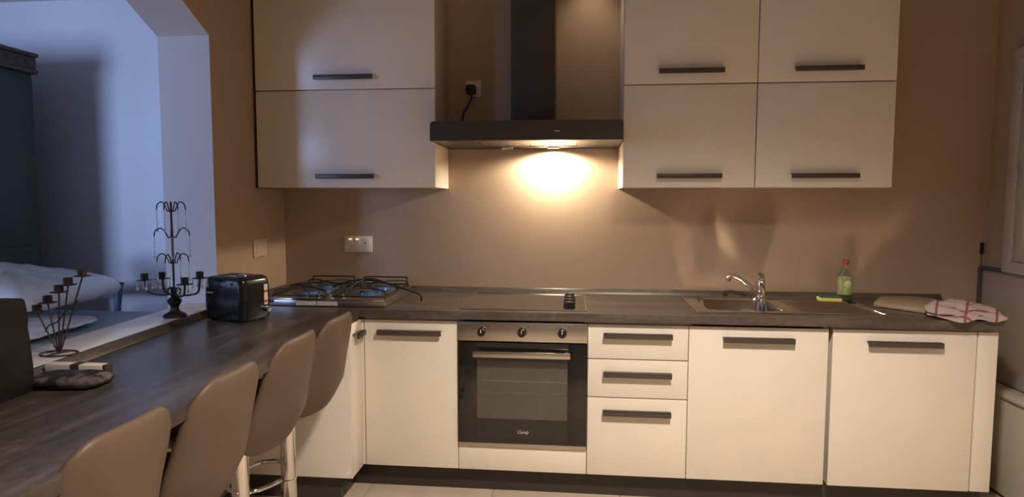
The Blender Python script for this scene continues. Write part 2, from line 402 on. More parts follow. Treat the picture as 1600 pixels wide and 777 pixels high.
ZT = .88; ZU = .842
SX0, SX1, SY0, SY1 = 1.155, 1.50, -.50, -.13    # bowl cut-out
wt = thing('worktop', 'dark brown-grey laminate worktop running along the back wall', 'worktop', (0, 0, 0))
b = MB()
b.box(XL+.002, SX0-.005, -.63, -.002, ZU, ZT)
b.box(SX0-.005, SX1+.005, -.63, SY0-.005, ZU, ZT)
b.box(SX0-.005, SX1+.005, SY1+.005, -.002, ZU, ZT)
b.prism([(SX1+.005, -.63), (2.352, -.63), (2.44, -.002), (SX1+.005, -.002)], 'z', ZU, ZT)
bmesh.ops.remove_doubles(b.bm, verts=b.bm.verts, dist=1e-5)
b.build('slab', M['top'], wt)
MB().prism([(-.002, 0), (-.026, 0), (-.020, .016), (-.010, .026), (-.002, .026)], 'x', -1.09, 2.43).build('upstand', M['top'], wt).location = (0, 0, ZT+.0005)
MB().prism([(0, 0), (.024, 0), (.018, .016), (.009, .026), (0, .026)], 'y', -.695, -.027).build('upstand', M['top'], wt).location = (XL+.002, 0, ZT+.0005)
bar = thing('breakfast_bar', 'long dark laminate breakfast bar running from the corner towards the stools', 'worktop')
def xe(y): return -.458+(-.63-y)*.028
MB().prism([(-1.113, -.632), (-1.113, -.70), (xs(-.702)+.002, -.702), (xs(-3.0)+.002, -3.0), (xe(-3.0), -3.0), (xe(-.9), -.9), (-.458, -.632)], 'z', ZU, ZT).build('slab', M['bar'], bar)
u = MB()
def upr(y): x = xs(y)+.002; return [(x, y, 0), (x+.028, y, 0), (x+.020, y, .018), (x+.010, y, .026), (x, y, .026)]
ra = [u.bm.verts.new(p) for p in upr(-.702)]; rb = [u.bm.verts.new(p) for p in upr(-3.0)]
for k in range(5): u.bm.faces.new((ra[k], ra[(k+1) % 5], rb[(k+1) % 5], rb[k]))
u.bm.faces.new(ra); u.bm.faces.new(rb)
u.build('upstand', M['bar'], bar).location = (0, 0, ZT+.0005)
# bar support panel at the near end and brackets under the overhang
sup = tag(MB().box(-1.0, -.70, -2.98, -2.94, 0, ZU-.001, bev=.002).build('support_panel', M['gloss'], None), 'white panel holding up the near end of the breakfast bar', 'panel')

# ------------------------------------------------------------------ cabinets
YD = -.602   # door front plane
def handle(x, z, y, parent, w=.305, name='handle'):
    h = MB()
    h.box(x-w/2, x+w/2, y-.030, y-.019, z-.0115, z+.0115, bev=.0015)
    h.box(x-w/2, x+w/2, y-.030, y-.002, z+.0085, z+.0115, bev=.0008)
    for sx in (-1, 1): h.box(x+sx*(w/2-.012)-.004, x+sx*(w/2-.012)+.004, y-.02, y-.0002, z-.006, z+.0085)
    return h.build(name, M['handle'], parent)
def base_unit(x0, x1, label, body=True):
    t = thing('base_cabinet', label, 'cabinet', ((x0+x1)/2, 0, .12), group='cream base units')
    return t
def L(t, x): return x-t.location.x
def door(t, x0, x1, z0, z1, g=.0015, name='door', y=YD, th=.018, m=None):
    return box(name, m or M['door'], t, L(t, x0)+g, L(t, x1)-g, y, y+th, z0-t.location.z+g, z1-t.location.z-g, bev=.0015)
def carcass(t, x0, x1, z0, z1, y0, y1):
    return box('body', M['carcass'], t, L(t, x0)+.001, L(t, x1)-.001, y0, y1, z0-t.location.z, z1-t.location.z, bev=.001)
ZD0, ZD1 = .12, .828
# narrow one left of the oven
t = base_unit(-.458, 0, 'narrow cream base cabinet with one door, left of the oven')
carcass(t, -.458, 0, ZD0, ZU-.001, -.582, -.01)
d = door(t, -.450, 0, ZD0, ZD1); handle(L(t, -.229), .770-.12, YD, d)
# oven housing
t = base_unit(0, .6, 'cream oven housing with a plain flat panel under the oven')
h = MB(); h.box(-.299, -.283, -.582, -.01, 0, .721); h.box(.283, .299, -.582, -.01, 0, .721); h.box(-.283, .283, -.582, -.01, .0, .10); h.box(-.283, .283, -.03, -.01, .10, .721)
h.build('body', M['carcass'], t)
door(t, 0, .6, ZD0, .240, name='panel')
# drawers
t = base_unit(.6, 1.05, 'cream base cabinet with three drawers stacked, right of the oven')
carcass(t, .6, 1.05, ZD0, ZU-.001, -.582, -.01)
for z0, z1, hz in ((.668, ZD1, .778), (.489, .666, .600), (ZD0, .487, .421)):
    d = door(t, .6, 1.05, z0, z1, name='drawer'); handle(L(t, .824), hz-.12, YD, d)
# sink unit
t = base_unit(1.05, 1.652, 'wide cream base cabinet with one door, under the sink')
h = MB(); h.box(-.300, -.284, -.582, -.01, 0, .721); h.box(.284, .300, -.582, -.01, 0, .721); h.box(-.284, .284, -.582, -.01, 0, .016); h.box(-.284, .284, -.02, -.01, .016, .721); h.build('body', M['carcass'], t)
d = door(t, 1.05, 1.652, ZD0, ZD1); handle(L(t, 1.350), .772-.12, YD, d)
# right unit + filler
t = base_unit(1.67, 2.347, 'wide cream base cabinet with a slim end panel, under the tea towel')
carcass(t, 1.672, 2.344, ZD0, ZU-.001, -.580, -.01)
d = door(t, 1.668, 2.262, ZD0-.002, ZD1); handle(L(t, 1.962), .769-.12, YD, d)
door(t, 2.266, 2.347, ZD0, ZD1, name='filler_panel', g=.0005)
# return unit of the peninsula
t = thing('corner_cabinet', 'cream corner return with glossy side panel, between the stools and the back run', 'cabinet', (-.78, -.70, .12), group='cream base units')
box('body', M['carcass'], t, -.30, .300, -.040, .112, 0, ZU-.121, bev=.001)
d = box('door', M['door'], t, .3015, .3195, -.036, .086, .0015, ZD1-.12, bev=.0015)
MB().box(.340, .351, -.030, .070, .640, .663, bev=.0015).box(.3197, .351, -.030, .070, .660, .663, bev=.0008).build('handle', M['handle'], d)
box('side_panel', M['gloss'], t, -.30, .3195, -.058, -.0405, 0, ZU-.121, bev=.0015)
box('filler_panel', M['door'], t, .303, .327, .099, .115, .0015, ZD1-.12, bev=.001)

# wall units
def wall_unit(xs_, label, group='cream wall units'):
    t = thing('wall_cabinet', label, 'cabinet', ((xs_[0]+xs_[-1])/2, 0, 1.45), group=group)
    return t
YU = -.325
t = wall_unit((-1.102, -.161), 'cream wall cabinet with two flap doors, left of the cooker hood')
t_x = t.location.x
carcass(t, -1.100, -.162, 1.452, 2.437, YU+.019, -.001)
for z0, z1 in ((1.451, 1.9425), (1.9455, 2.437)):
    d = door(t, -1.100, -.162, z0, z1, y=YU, name='flap_door'); handle(L(t, -.628), (1.508 if z0 < 1.5 else 2.004)-1.45, YU, d)
box('filler_strip', M['dark_gap'], t, L(t, -1.112), L(t, -1.103), YU+.004, -.002, .0, .985)
for x0, x1, lab in ((.766, 1.391, 'cream wall cabinet with two flap doors, right beside the cooker hood'), (1.393, 2.016, 'cream wall cabinet with two flap doors, the one furthest right')):
    t = wall_unit((x0, x1), lab)
    carcass(t, x0, x1, 1.452, 2.437, YU+.019, -.001)
    for z0, z1 in ((1.451, 1.9435), (1.9465, 2.437)):
        d = door(t, x0, x1, z0, z1, y=YU, name='flap_door'); handle(L(t, (x0+x1)/2+.003), (1.507 if z0 < 1.5 else 2.004)-1.45, YU, d)

# ------------------------------------------------------------------ oven
ov = thing('oven', 'built-in electric oven with black glass door and steel control panel', 'oven', (.30, 0, .24))
cav = MB()
cav.box(-.275, -.235, -.575, -.05, .01, .592); cav.box(.235, .275, -.575, -.05, .01, .592)
cav.box(-.235, .235, -.575, -.05, .01, .09); cav.box(-.235, .235, -.575, -.05, .45, .592); cav.box(-.235, .235, -.09, -.05, .09, .45)
cav.build('cavity', M['enamel'], ov)
cp = box('control_panel', M['steel'], ov, -.298, .298, -.618, -.576, .500, .590, bev=.003)
for x in (-.186, 0, .184):
    k = MB().lathe([(.0, .034), (.0155, .034), (.0175, .031), (.0185, .006), (.021, .003), (.021, 0)], (x, -.618, .545), axis='y').build('knob', M['plastic_black'], cp)
    MB().lathe([(.0225, .0035), (.025, .0), (.0225, 0.0)], (x, -.618, .545), axis='y').build('knob_ring', M['chrome'], k)
    MB().box(x-.0015, x+.0015, -.6535, -.652, .545, .561).build('pointer', M['print_grey'], k)
for x in (-.155, .030, .215): MB().lathe([(0, .001), (.0025, .001), (.0025, 0)], (x, -.618, .572), axis='y', seg=10).build('indicator', M['plastic_black'], cp)
dr = MB()
fx, fz0, fz1 = .298, .020, .494
wx, wz0, wz1 = .210, .132, .408
dr.box(-fx, -wx, -.616, -.580, fz0, fz1, bev=.002); dr.box(wx, fx, -.616, -.580, fz0, fz1, bev=.002)
dr.box(-wx-.001, wx+.001, -.616, -.580, fz0, wz0, bev=0); dr.box(-wx-.001, wx+.001, -.616, -.580, wz1, fz1, bev=0)
dr = dr.build('door', M['black_glass'], ov)
MB().box(-wx, wx, -.612, -.604, wz0, wz1).build('window_pane', M['oven_pane'], dr)
hd = MB().box(-.222, .222, -.662, -.650, .434, .462, bev=.003)
for s_ in (-1, 1): hd.box(s_*.205-.008, s_*.205+.008, -.652, -.6155, .440, .456, bev=.001)
hd.build('handle', M['steel'], dr)
box('bottom_trim', M['steel'], ov, -.298, .298, -.614, -.580, .001, .018, bev=.001)
for z in (.237, .295):
    r = MB().tube([(-.232, -.54, z), (.232, -.54, z)], .0040, 8).tube([(-.232, -.12, z), (.232, -.12, z)], .0028, 8)
    for i in range(15): x = -.224+i*.032; r.tube([(x, -.54, z+.003), (x, -.12, z+.003)], .0014, 6)
    r.build('rack', M['chrome'], ov)
cu = bpy.data.curves.new('logo', 'FONT'); cu.body = 'Candy'; cu.size = .021; cu.extrude = .0004; cu.shear = .35; cu.align_x = 'CENTER'
tmp = bpy.data.objects.new('logo_tmp', cu); COL.objects.link(tmp)
dg = bpy.context.evaluated_depsgraph_get(); me = bpy.data.meshes.new_from_object(tmp.evaluated_get(dg)); bpy.data.objects.remove(tmp)
lg = bpy.data.objects.new('logo', me); COL.objects.link(lg); lg.parent = dr; lg.location = (.005, -.6165, .068); lg.rotation_euler = (PI/2, 0, 0)
me.materials.clear(); me.materials.append(M['print_grey'])

# ------------------------------------------------------------------ ceramic hob
hb = thing('ceramic_hob', 'flat black glass hob with four knobs in a row, above the oven', 'hob', (.30, -.33, ZT))
MB().prism([(p[0], p[1]) for p in rounded_rect(.578, .50, .008)], 'z', .001, .0065, bev=0).build('glass', M['hob_glass'], hb)
b = MB(); b.box(-.293, -.289, -.254, .254, .0005, .0075); b.box(.289, .293, -.254, .254, .0005, .0075); b.box(-.289, .289, -.254, -.250, .0005, .0075); b.box(-.289, .289, .250, .254, .0005, .0075)
b.build('rim', M['steel'], hb)
for i in range(4):
    y = -.165+i*.088
    k = MB().lathe([(.029, .007), (.029, .011), (.026, .013), (.024, .029), (.022, .031), (0, .031)], (.214, y, 0), seg=24).build('knob', M['plastic_black'], hb)
    MB().box(.2125, .2155, y-.021, y-.002, .0312, .0320).build('pointer', M['print_grey'], k)

# ------------------------------------------------------------------ gas hob standing in the corner
gh = thing('gas_hob', 'stainless steel gas hob with four burners sitting on the corner worktop', 'hob', (-.645, -.330, ZT))
b = MB(); b.prism([(-.295, -.255), (.295, -.255), (.295, .255), (-.295, .255)], 'z', .001, .034, bev=.004)
b.build('body', M['steel'], gh)
b = MB(); b.box(-.30, .30, -.262, -.252, .030, .040, bev=.003); b.box(-.30, .30, .252, .262, .030, .040, bev=.003); b.box(-.30, -.29, -.262, .262, .030, .040, bev=.003); b.box(.29, .30, -.262, .262, .030, .040, bev=.003)
b.build('rim', M['sink'], gh)
for x in (.03, -.03, -.09, .09): MB().lathe([(.017, .034), (.017, .040), (.014, .043), (.013, .055), (0, .056)], (x-.02, -.215, 0), seg=20).build('knob', M['chrome'], gh)
for i, (x, y, r) in enumerate(((-.155, -.075, .040), (-.155, .135, .033), (.145, -.075, .033), (.145, .135, .046))):
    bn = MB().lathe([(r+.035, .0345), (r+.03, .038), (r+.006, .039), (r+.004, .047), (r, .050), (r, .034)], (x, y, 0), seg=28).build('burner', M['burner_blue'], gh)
    MB().lathe([(r*.92, .050), (r*.95, .055), (r*.7, .059), (0, .060)], (x, y, 0), seg=24).build('burner_cap', M['sink'], bn)
def pan_support(cx, cy, rz, wx_=.13, wy=.235):
    ps = MB()
    loop = [(-wx_, -wy, 0), (-wx_, -wy, 0)]
    fr = []
    rr = .02
    for (x, y, a) in ((wx_-rr, wy-rr, 0), (-wx_+rr, wy-rr, PI/2), (-wx_+rr, -wy+rr, PI), (wx_-rr, -wy+rr, 1.5*PI)):
        for i in range(4): t_ = a+PI/2*i/3; fr.append((x+rr*math.cos(t_), y+rr*math.sin(t_), .048))
    ps.tube(fr, .0040, 8, closed=True)
    for yy in (-.105, .105):
        for a in range(4):
            t_ = PI/4+a*PI/2
            p0 = (math.cos(t_)*.03, yy+math.sin(t_)*.03, .074)
            ex, ey = (wx_ if math.cos(t_) > 0 else -wx_), yy+math.copysign(.10, math.sin(t_))
            ps.tube(bez([p0, (math.cos(t_)*.07, yy+math.sin(t_)*.07, .076), (ex*.94, yy+(ey-yy)*.9, .070), (ex, ey, .050)], 5), .0038, 8)
        ps.tube([(math.cos(k*PI/6)*.03, yy+math.sin(k*PI/6)*.03, .074) for k in range(12)], .0035, 8, closed=True)
    for sx in (-1, 1):
        for sy in (-1, 1): ps.tube([(sx*wx_, sy*wy*.9, .048), (sx*wx_, sy*wy*.9, .0385)], .004, 8)
    ps.tube(bez([(-wx_+.01, wy-.01, .048), (-wx_+.012, wy, .080), (-wx_+.03, wy, .086), (wx_-.03, wy, .086), (wx_-.012, wy, .080), (wx_-.01, wy-.01, .048)], 5), .0038, 8)
    o = ps.build('pan_support', M['iron'], gh); o.location = (cx, cy, 0); o.rotation_euler = (0, 0, rz); return o
pan_support(-.148, .0, 0)
pan_support(.148, .0, 0)
# a loose wire grate lying over the right burners and reaching past the edge
lw = MB()
lw.tube(bez([(-.17, .03, .052), (-.10, .045, .078), (0, .05, .092), (.10, 0, .088), (.21, -.05, .066), (.325, -.10, .040), (.335, -.105, .008)], 8), .0048, 8)
lw.tube(bez([(-.05, -.12, .052), (-.02, -.02, .086), (0, .05, .094), (.02, .12, .088), (.05, .20, .060)], 8), .0045, 8)
lw.sphere((0, .05, .096), .013, 12)
lw = lw.build('wire_trivet', M['iron'], None); lw.location = (-.555, -.31, ZT)
tag(lw, 'black arched wire trivet lying across the right burners of the gas hob', 'trivet')
st = MB().box(-.105, -.004, -.0012, 0, .006, .027).build('sticker', M['paper'], gh); st.location = (-.04, -.2555, 0)
st = MB().box(.0, .101, -.0012, 0, .006, .027).build('sticker', M['paper'], gh); st.location = (-.04, -.2555, 0)

# ------------------------------------------------------------------ cooker hood
hd = thing('cooker_hood', 'black chimney cooker hood with one lamp lit', 'cooker hood', (.302, 0, 1.668))
sh = MB()
HW = .452
# hollow canopy: front, sides, top
sh.prism([(-HW, 0), (-HW, .080), (-HW+.012, .092), (HW-.012, .092), (HW, .080), (HW, 0)], 'y', -.500, -.485)
sh.box(-HW, -HW+.014, -.486, -.002, 0, .085); sh.box(HW-.014, HW, -.486, -.002, 0, .085)
sh.box(-HW+.012, HW-.012, -.486, -.002, .078, .092)
sh.box(-HW, HW, -.016, -.002, 0, .085)
sh.build('canopy', M['hood'], hd)
un = MB(); un.box(-HW+.014, HW-.014, -.484, -.40, .002, .012); un.box(-HW+.014, HW-.014, -.13, -.016, .002, .012)
un.box(-HW+.014, -.24, -.40, -.13, .002, .012); un.box(.24, HW-.014, -.40, -.13, .002, .012)
un = un.build('underside', M['hood_under'], hd)
for x0, x1 in ((-.238, -.002), (.002, .238)):
    fm = MB().box(x0, x1, -.398, -.132, .008, .012).build('grease_filter', M['filter'], hd)
    s2 = MB()
    for i in range(24):
        x = x0+.006+i*(x1-x0-.012)/23; s2.box(x-.002, x+.002, -.392, -.138, .003, .008)
    s2.build('mesh_wires', M['filter'], fm)['kind'] = 'stuff'
for x, m_ in ((-.13, 'bulb_off'), (.118, 'bulb_on')):
    rg = MB().lathe([(.033, .002), (.033, -.004), (.027, -.005), (.025, .001)], (x, -.080, 0), seg=28).build('lamp_ring', M['steel'], hd)
    MB().lathe([(0, -.003), (.018, -.002), (.0245, .0015)], (x, -.080, 0), seg=24).build('bulb', M[m_], rg)
chy = MB().box(-.092, .128, -.262, -.003, .0925, 1.05, bev=.002).build('chimney', M['hood'], hd)
MB().box(-.090, .126, -.264, -.004, .0925, .52, bev=.002)
for i in range(3): MB().lathe([(0, .004), (.006, .004), (.007, 0)], (.07+i*.022, -.500, .045), axis='y', seg=16).build('button', M['handle'], hd)
MB().box(.135, .162, -.5012, -.500, .040, .044).build('mark', M['print_grey'], hd)

# ------------------------------------------------------------------ sockets, plug
so = thing('hood_socket', 'square white wall socket above the cooker hood', 'socket', (-.020, -.001, 1.994))
box('plate', M['plastic_white'], so, -.043, .043, -.009, 0, -.044, .044, bev=.003)
box('switch', M['plastic_white'], so, .026, .036, -.012, -.009, -.008, .010, bev=.001)
pg = thing('plug', 'black plug with a cable hanging behind the cooker hood', 'plug', (-.030, -.0105, 1.985))
MB().prism([(-.026, -.022), (.026, -.022), (.028, .010), (.022, .028), (-.022, .028), (-.028, .010)], 'y', -.034, 0, bev=.004).build('plug_body', M['plastic_black'], pg)
MB().tube(bez([(.004, -.018, -.022), (0, -.020, -.05), (-.018, -.020, -.085), (-.040, -.020, -.12), (-.046, -.02, -.155), (-.038, -.03, -.19), (-.015, -.05, -.219), (.10, -.10, -.2205), (.19, -.11, -.2205), (.22, -.10, -.2205)], 8), .0045, 8).build('cable', M['plastic_black'], pg)

ds = thing('double_socket', 'wide white switched wall socket with two red neon lights', 'socket', (-.681, -.001, 1.140))
box('plate', M['plastic_white'], ds, -.080, .080, -.010, 0, -.045, .045, bev=.003)
for x in (-.045, -.005):
    r_ = box('rocker', M['plastic_white'], ds, x-.016, x+.016, -.014, -.010, .004, .036, bev=.001)
    box('neon', M['neon'], r_, x-.008, x+.008, -.0153, -.0141, .025, .032, bev=.0005)
for x in (-.040,):
    for dx, dz in ((0, -.012), (-.011, -.030), (.011, -.030)): box('socket_hole', M['dark_gap'], ds, x+dx-.003, x+dx+.003, -.0105, -.0095, dz-.002, dz+.002, bev=0)
box('key_switch', M['dark_gap'], ds, .038, .044, -.0125, -.010, .000, .012, bev=.0005)
box('socket_cover', M['plastic_white'], ds, .018, .066, -.012, -.010, -.036, .034, bev=.001)
bp_ = thing('blank_plate', 'blank square cover plate painted like the left wall, above the toaster', 'wall plate', (XL+.001, -.302, 1.137))
box('plate', M['plate_tan'], bp_, 0, .009, -.068, .068, -.046, .046, bev=.003)
box('module', M['plate_tan'], bp_, .009, .0115, -.045, .045, -.030, .030, bev=.001)

# ------------------------------------------------------------------ sink and tap
sk = thing('sink', 'stainless steel inset sink with one bowl and ribbed drainer', 'sink', (1.50, -.315, ZT))
lx = lambda x: x-1.50
ly = lambda y: y+.315
X0, X1, Y0, Y1 = lx(1.092), lx(1.925), ly(-.553), ly(-.075)
bx0, bx1, by0, by1 = lx(SX0), lx(SX1), ly(SY0), ly(SY1)
s_ = MB(); zt_ = .0045
bm = s_.bm
def ring(poly, z): return [bm.verts.new((p[0], p[1], z)) for p in poly]
def rr_poly(x0, x1, y0, y1, r, n=6): return [((x0+x1)/2+p[0], (y0+y1)/2+p[1]) for p in rounded_rect(x1-x0, y1-y0, r, n)]
outer = rr_poly(X0, X1, Y0, Y1, .012); inner = rr_poly(bx0, bx1, by0, by1, .05)
o0 = ring(outer, .0006); o1 = ring(outer, .003); o2 = ring(rr_poly(X0+.008, X1-.008, Y0+.008, Y1-.008, .010), zt_)
i1 = ring(inner, zt_); i2 = ring(rr_poly(bx0+.004, bx1-.004, by0+.004, by1-.004, .05), -.006); i3 = ring(rr_poly(bx0+.012, bx1-.012, by0+.012, by1-.012, .05), -.130)
i4 = ring(rr_poly(bx0+.04, bx1-.04, by0+.04, by1-.04, .05), -.150)
for A, B in ((o0, o1), (o1, o2), (o2, i1), (i1, i2), (i2, i3), (i3, i4)):
    n = len(A)
    for k in range(n): bm.faces.new((A[k], A[(k+1) % n], B[(k+1) % n], B[k]))
bm.faces.new(i4)
bowl = s_.build('basin', M['sink'], sk, angle=50)
MB().lathe([(.04, -.1485), (.042, -.147), (.030, -.146), (.028, -.1485)], ((bx0+bx1)/2, (by0+by1)/2, 0)).build('drain', M['chrome'], sk)
for i in range(9):
    y = ly(-.50)+i*.040
    MB().tube([(lx(1.56), y, .0040), (lx(1.58), y, .0058), (lx(1.86), y, .0058), (lx(1.885), y, .0040)], .0032, 8).build('drainer_rib', M['sink'], sk)
MB().tube([(p[0], p[1], .0052) for p in rr_poly(X0+.004, X1-.004, Y0+.004, Y1-.004, .012)], .0030, 8, closed=True).build('raised_edge', M['sink'], sk)
tp = thing('kitchen_tap', 'chrome single-lever mixer tap with its spout swung left over the sink', 'tap', (1.502, -.105, ZT+.005))
MB().lathe([(.027, 0), (.027, .006), (.023, .010), (.021, .014), (.020, .065), (.021, .075), (.022, .082), (.018, .092), (.010, .098), (0, .099)], seg=28).build('tap_body', M['chrome'], tp)
MB().tube(bez([(-.010, -.004, .022), (-.04, -.012, .045), (-.085, -.022, .082), (-.125, -.032, .108), (-.150, -.036, .119), (-.170, -.040, .117), (-.178, -.042, .105)], 6), [.0125]*8+[.0115]*28+[.0115], 14).build('spout', M['chrome'], tp)
MB().cyl((-.178, -.042, .107), (-.180, -.042, .090), .0135, 18).build('aerator', M['steel'], tp)
lv = MB().tube(bez([(.004, 0, .095), (.000, -.006, .116), (-.012, -.014, .128), (-.030, -.028, .134)], 5), [.017]*3+[.014]*4+[.011]*4+[.009]*3+[.007]*2, 14).build('lever', M['chrome'], tp)

# ------------------------------------------------------------------ things round the sink
bo = thing('dish_soap_bottle', 'green washing-up liquid bottle with red cap beside the sponge', 'bottle', (1.905, -.130, ZT+.0065), rz=.15)
SC = lambda prof, k: prof
def ell(prof, sy=.62, seg=28):
    m_ = MB().lathe(prof, seg=seg); bmesh.ops.scale(m_.bm, vec=(1, sy, 1), verts=m_.bm.verts); return m_
ell([(.0, .0), (.034, 0), (.038, .006), (.0385, .03), (.036, .055), (.034, .075), (.036, .100), (.033, .125), (.024, .146), (.014, .166), (.011, .184), (.0, .184)]).build('bottle_body', M['clear'], bo)
ell([(.0, .003), (.033, .003), (.0365, .008), (.037, .03), (.0345, .055), (.0325, .066), (0, .066)]).build('soap', M['green_liquid'], bo)
ell([(.0395, .030), (.0372, .055), (.0352, .075), (.0370, .100), (.0345, .122)], sy=.64).build('label', M['label'], bo)
badge = MB().lathe([(0, .0015), (.017, .001), (.019, 0)], (0, -.0235, .082), axis='y', seg=24); badge.build('badge', M['label_white'], bo)
MB().lathe([(0, .180), (.014, .180), (.0165, .184), (.0165, .196), (.012, .206), (0, .209)], seg=22).build('cap', M['red_plastic'], bo)
sp_ = thing('sponge', 'yellow sponge with green scouring side up on the drainer', 'sponge', (1.815, -.170, ZT+.0065), rz=-.12)
MB().box(-.052, .052, -.036, .036, 0, .019, bev=.005, seg=3).build('foam', M['sponge'], sp_)
MB().box(-.051, .051, -.035, .035, .0192, .027, bev=.003).build('scourer', M['scourer'], sp_)
# board
bd = MB().prism([(1.975, -.285), (2.16, -.520), (2.300, -.430), (2.335, -.120), (2.255, -.055), (2.10, -.080)], 'z', .0, .020, bev=.004).build('chopping_board', M['wood_board'], None)
bd.location = (0, 0, ZT+.001)
tag(bd, 'pale wooden chopping board lying flat under the tea towel', 'chopping board')
# towel
from mathutils import noise
out = densify([(2.072, -.570), (2.100, -.500), (2.190, -.385), (2.300, -.320), (2.405, -.480), (2.365, -.640), (2.290, -.655), (2.230, -.645), (2.170, -.672), (2.125, -.655)], .018)
for _ in range(1):
    out = [((out[i-1][0]+out[i][0]*2+out[(i+1) % len(out)][0])/4, (out[i-1][1]+out[i][1]*2+out[(i+1) % len(out)][1])/4) for i in range(len(out))]
def inside_board(a, b): return b+1.2*(a-2.16) > -.52 and b > -.5
def tf(layer):
    def fn(a, b, h, q):
        zb = .903 if (b > -.50) else .903-.016*min(1, (-.50-b)/.06)
        n = noise.noise((a*14, b*14, layer*3.1)); n2 = noise.noise((a*38, b*30, 5+layer))
        # long folds running across
        fold = .5+.5*math.sin((a*.75+b*.66)*62+2.5*n)
        z = zb+.009*layer+.0025+h+fold*.018*min(1, (1-q)*3+.35)+.004*n2
        if b < -.632: z -= (-.632-b)*.35
        return (a, b, max(z, .8835 if b > -.632 and a < 2.35 else .86))
    return fn
tw = MB().pad(out, .005, tf(0), rings=(1, .97, .93, .88, .82, .75, .67, .58, .48, .38, .27, .15, 0), power=10)
up = [(2.10+(p[0]-2.10)*.86, -.44+(p[1]+.44)*.80) for p in out]
tw.pad(up, .005, tf(1.25), rings=(1, .97, .92, .86, .78, .68, .58, .46, .34, .2, 0), power=10)
tw = tw.build('tea_towel', M['towel'], None, angle=80)
tag(tw, 'crumpled white and red striped tea towel at the right end of the worktop', 'towel')

# ------------------------------------------------------------------ toaster
ts = thing('toaster', 'black two-slot toaster beside the white jamb on the corner of the bar', 'toaster', (-.895, -.915, ZT), rz=-.30)
prof = []
W2, D2, H = .112, .082, .186
def toaster_shell():
    m_ = MB(); rings = []
    for z, k in ((.008, .97), (.02, 1.0), (.10, 1.0), (.145, .985), (.170, .955), (.182, .90), (.187, .80), (.188, .55)):
        poly = [(p[0]*k, p[1]*k) for p in rounded_rect(2*W2, 2*D2, .028, 6)]
        rings.append([m_.bm.verts.new((p[0], p[1], z)) for p in poly])
    for A, B in zip(rings, rings[1:]):
        n = len(A)
        for k in range(n): m_.bm.faces.new((A[k], A[(k+1) % n], B[(k+1) % n], B[k]))
    m_.bm.faces.new(rings[0][::-1]); m_.bm.faces.new(rings[-1]); return m_
toaster_shell().build('shell', M['toaster'], ts, angle=50)
for y in (-.028, .028):
    sl = MB().box(-.070, .070, y-.014, y+.014, .1882, .1900, bev=.0008).build('slot', M['chrome'], ts)
    MB().box(-.066, .066, y-.009, y+.009, .1902, .1908).build('slot_opening', M['dark_gap'], sl)
MB().box(.070, .082, D2+.001, D2+.004, .05, .15, bev=.001).build('lever_track', M['dark_gap'], ts)
MB().box(.058, .094, D2+.004, D2+.030, .06, .074, bev=.004).build('lever', M['plastic_black'], ts)
MB().lathe([(.013, 0), (.012, .016), (0, .017)], (W2+.0005, .044, .045), axis='x', seg=20).build('dial', M['chrome'], ts)
for i, (z0, z1, m_) in enumerate(((.126, .150, 'paper'), (.116, .125, 'sticker_red'), (.082, .115, 'paper'), (.073, .0815, 'sticker_red'), (.064, .0725, 'paper'))):
    MB().box(W2+.0005, W2+.0020, .034, .054, z0, z1).build('sticker', M[m_], ts)
MB().box(-.085, -.050, -D2-.0015, -D2, .118, .122).build('badge', M['print_grey'], ts)
for sx in (-1, 1):
    for sy in (-1, 1): MB().cyl((sx*.08, sy*.055, 0), (sx*.08, sy*.055, .009), .010, 12).build('foot', M['plastic_black'], ts)
# ------------------------------------------------------------------ candelabra
cd = thing('candelabra', 'black iron four-arm candelabra with hanging glass bead strands on the sill', 'candelabra', (-1.105, -1.03, .905))
MB().lathe([(.043, 0), (.045, .004), (.040, .012), (.026, .020), (.018, .026), (.015, .040), (.020, .050), (.026, .060), (.027, .070), (.020, .078), (.012, .084), (.016, .092), (.008, .104), (0, .106)], seg=24).build('base', M['wrought'], cd)
MB().tube([(0, 0, .10), (0, 0, .475)], .0042, 10).build('stem', M['wrought'], cd)
for k, (a, R_) in enumerate(((.10, .108), (PI+.02, .126), (PI/2+1.0, .105), (-.62, .110))):
    c_, s2 = math.cos(a), math.sin(a)
    zt2 = (.158, .148, .148, .142)[k]
    ar = MB().tube(bez([(c_*.006, s2*.006, .100), (c_*.014, s2*.014, .120), (c_*.028, s2*.028, .110), (c_*.024, s2*.024, .094), (c_*.045, s2*.045, .090), (c_*R_*.65, s2*R_*.65, .092), (c_*R_*.92, s2*R_*.92, .105), (c_*R_, s2*R_, zt2)], 6), .0042, 8).build('arm', M['wrought'], cd)
    MB().lathe([(.006, zt2), (.030, zt2+.002), (.031, zt2+.004), (.014, zt2+.006), (.0145, zt2+.030), (.012, zt2+.030), (.011, zt2+.008), (0, zt2+.008)], (c_*R_, s2*R_, 0), seg=20).build('cup', M['wrought'], ar)
    be = MB()
    for j in range(4):
        t2 = a+PI/4+j*PI/2; px, py = c_*R_+math.cos(t2)*.028, s2*R_+math.sin(t2)*.028
        for q in range(4): be.sphere((px, py, zt2-.004-q*.009), .0032 if q < 3 else .0055, 6, (1, 1, 1.3))
    be.build('bead_drops', M['bead'], ar)['kind'] = 'stuff'
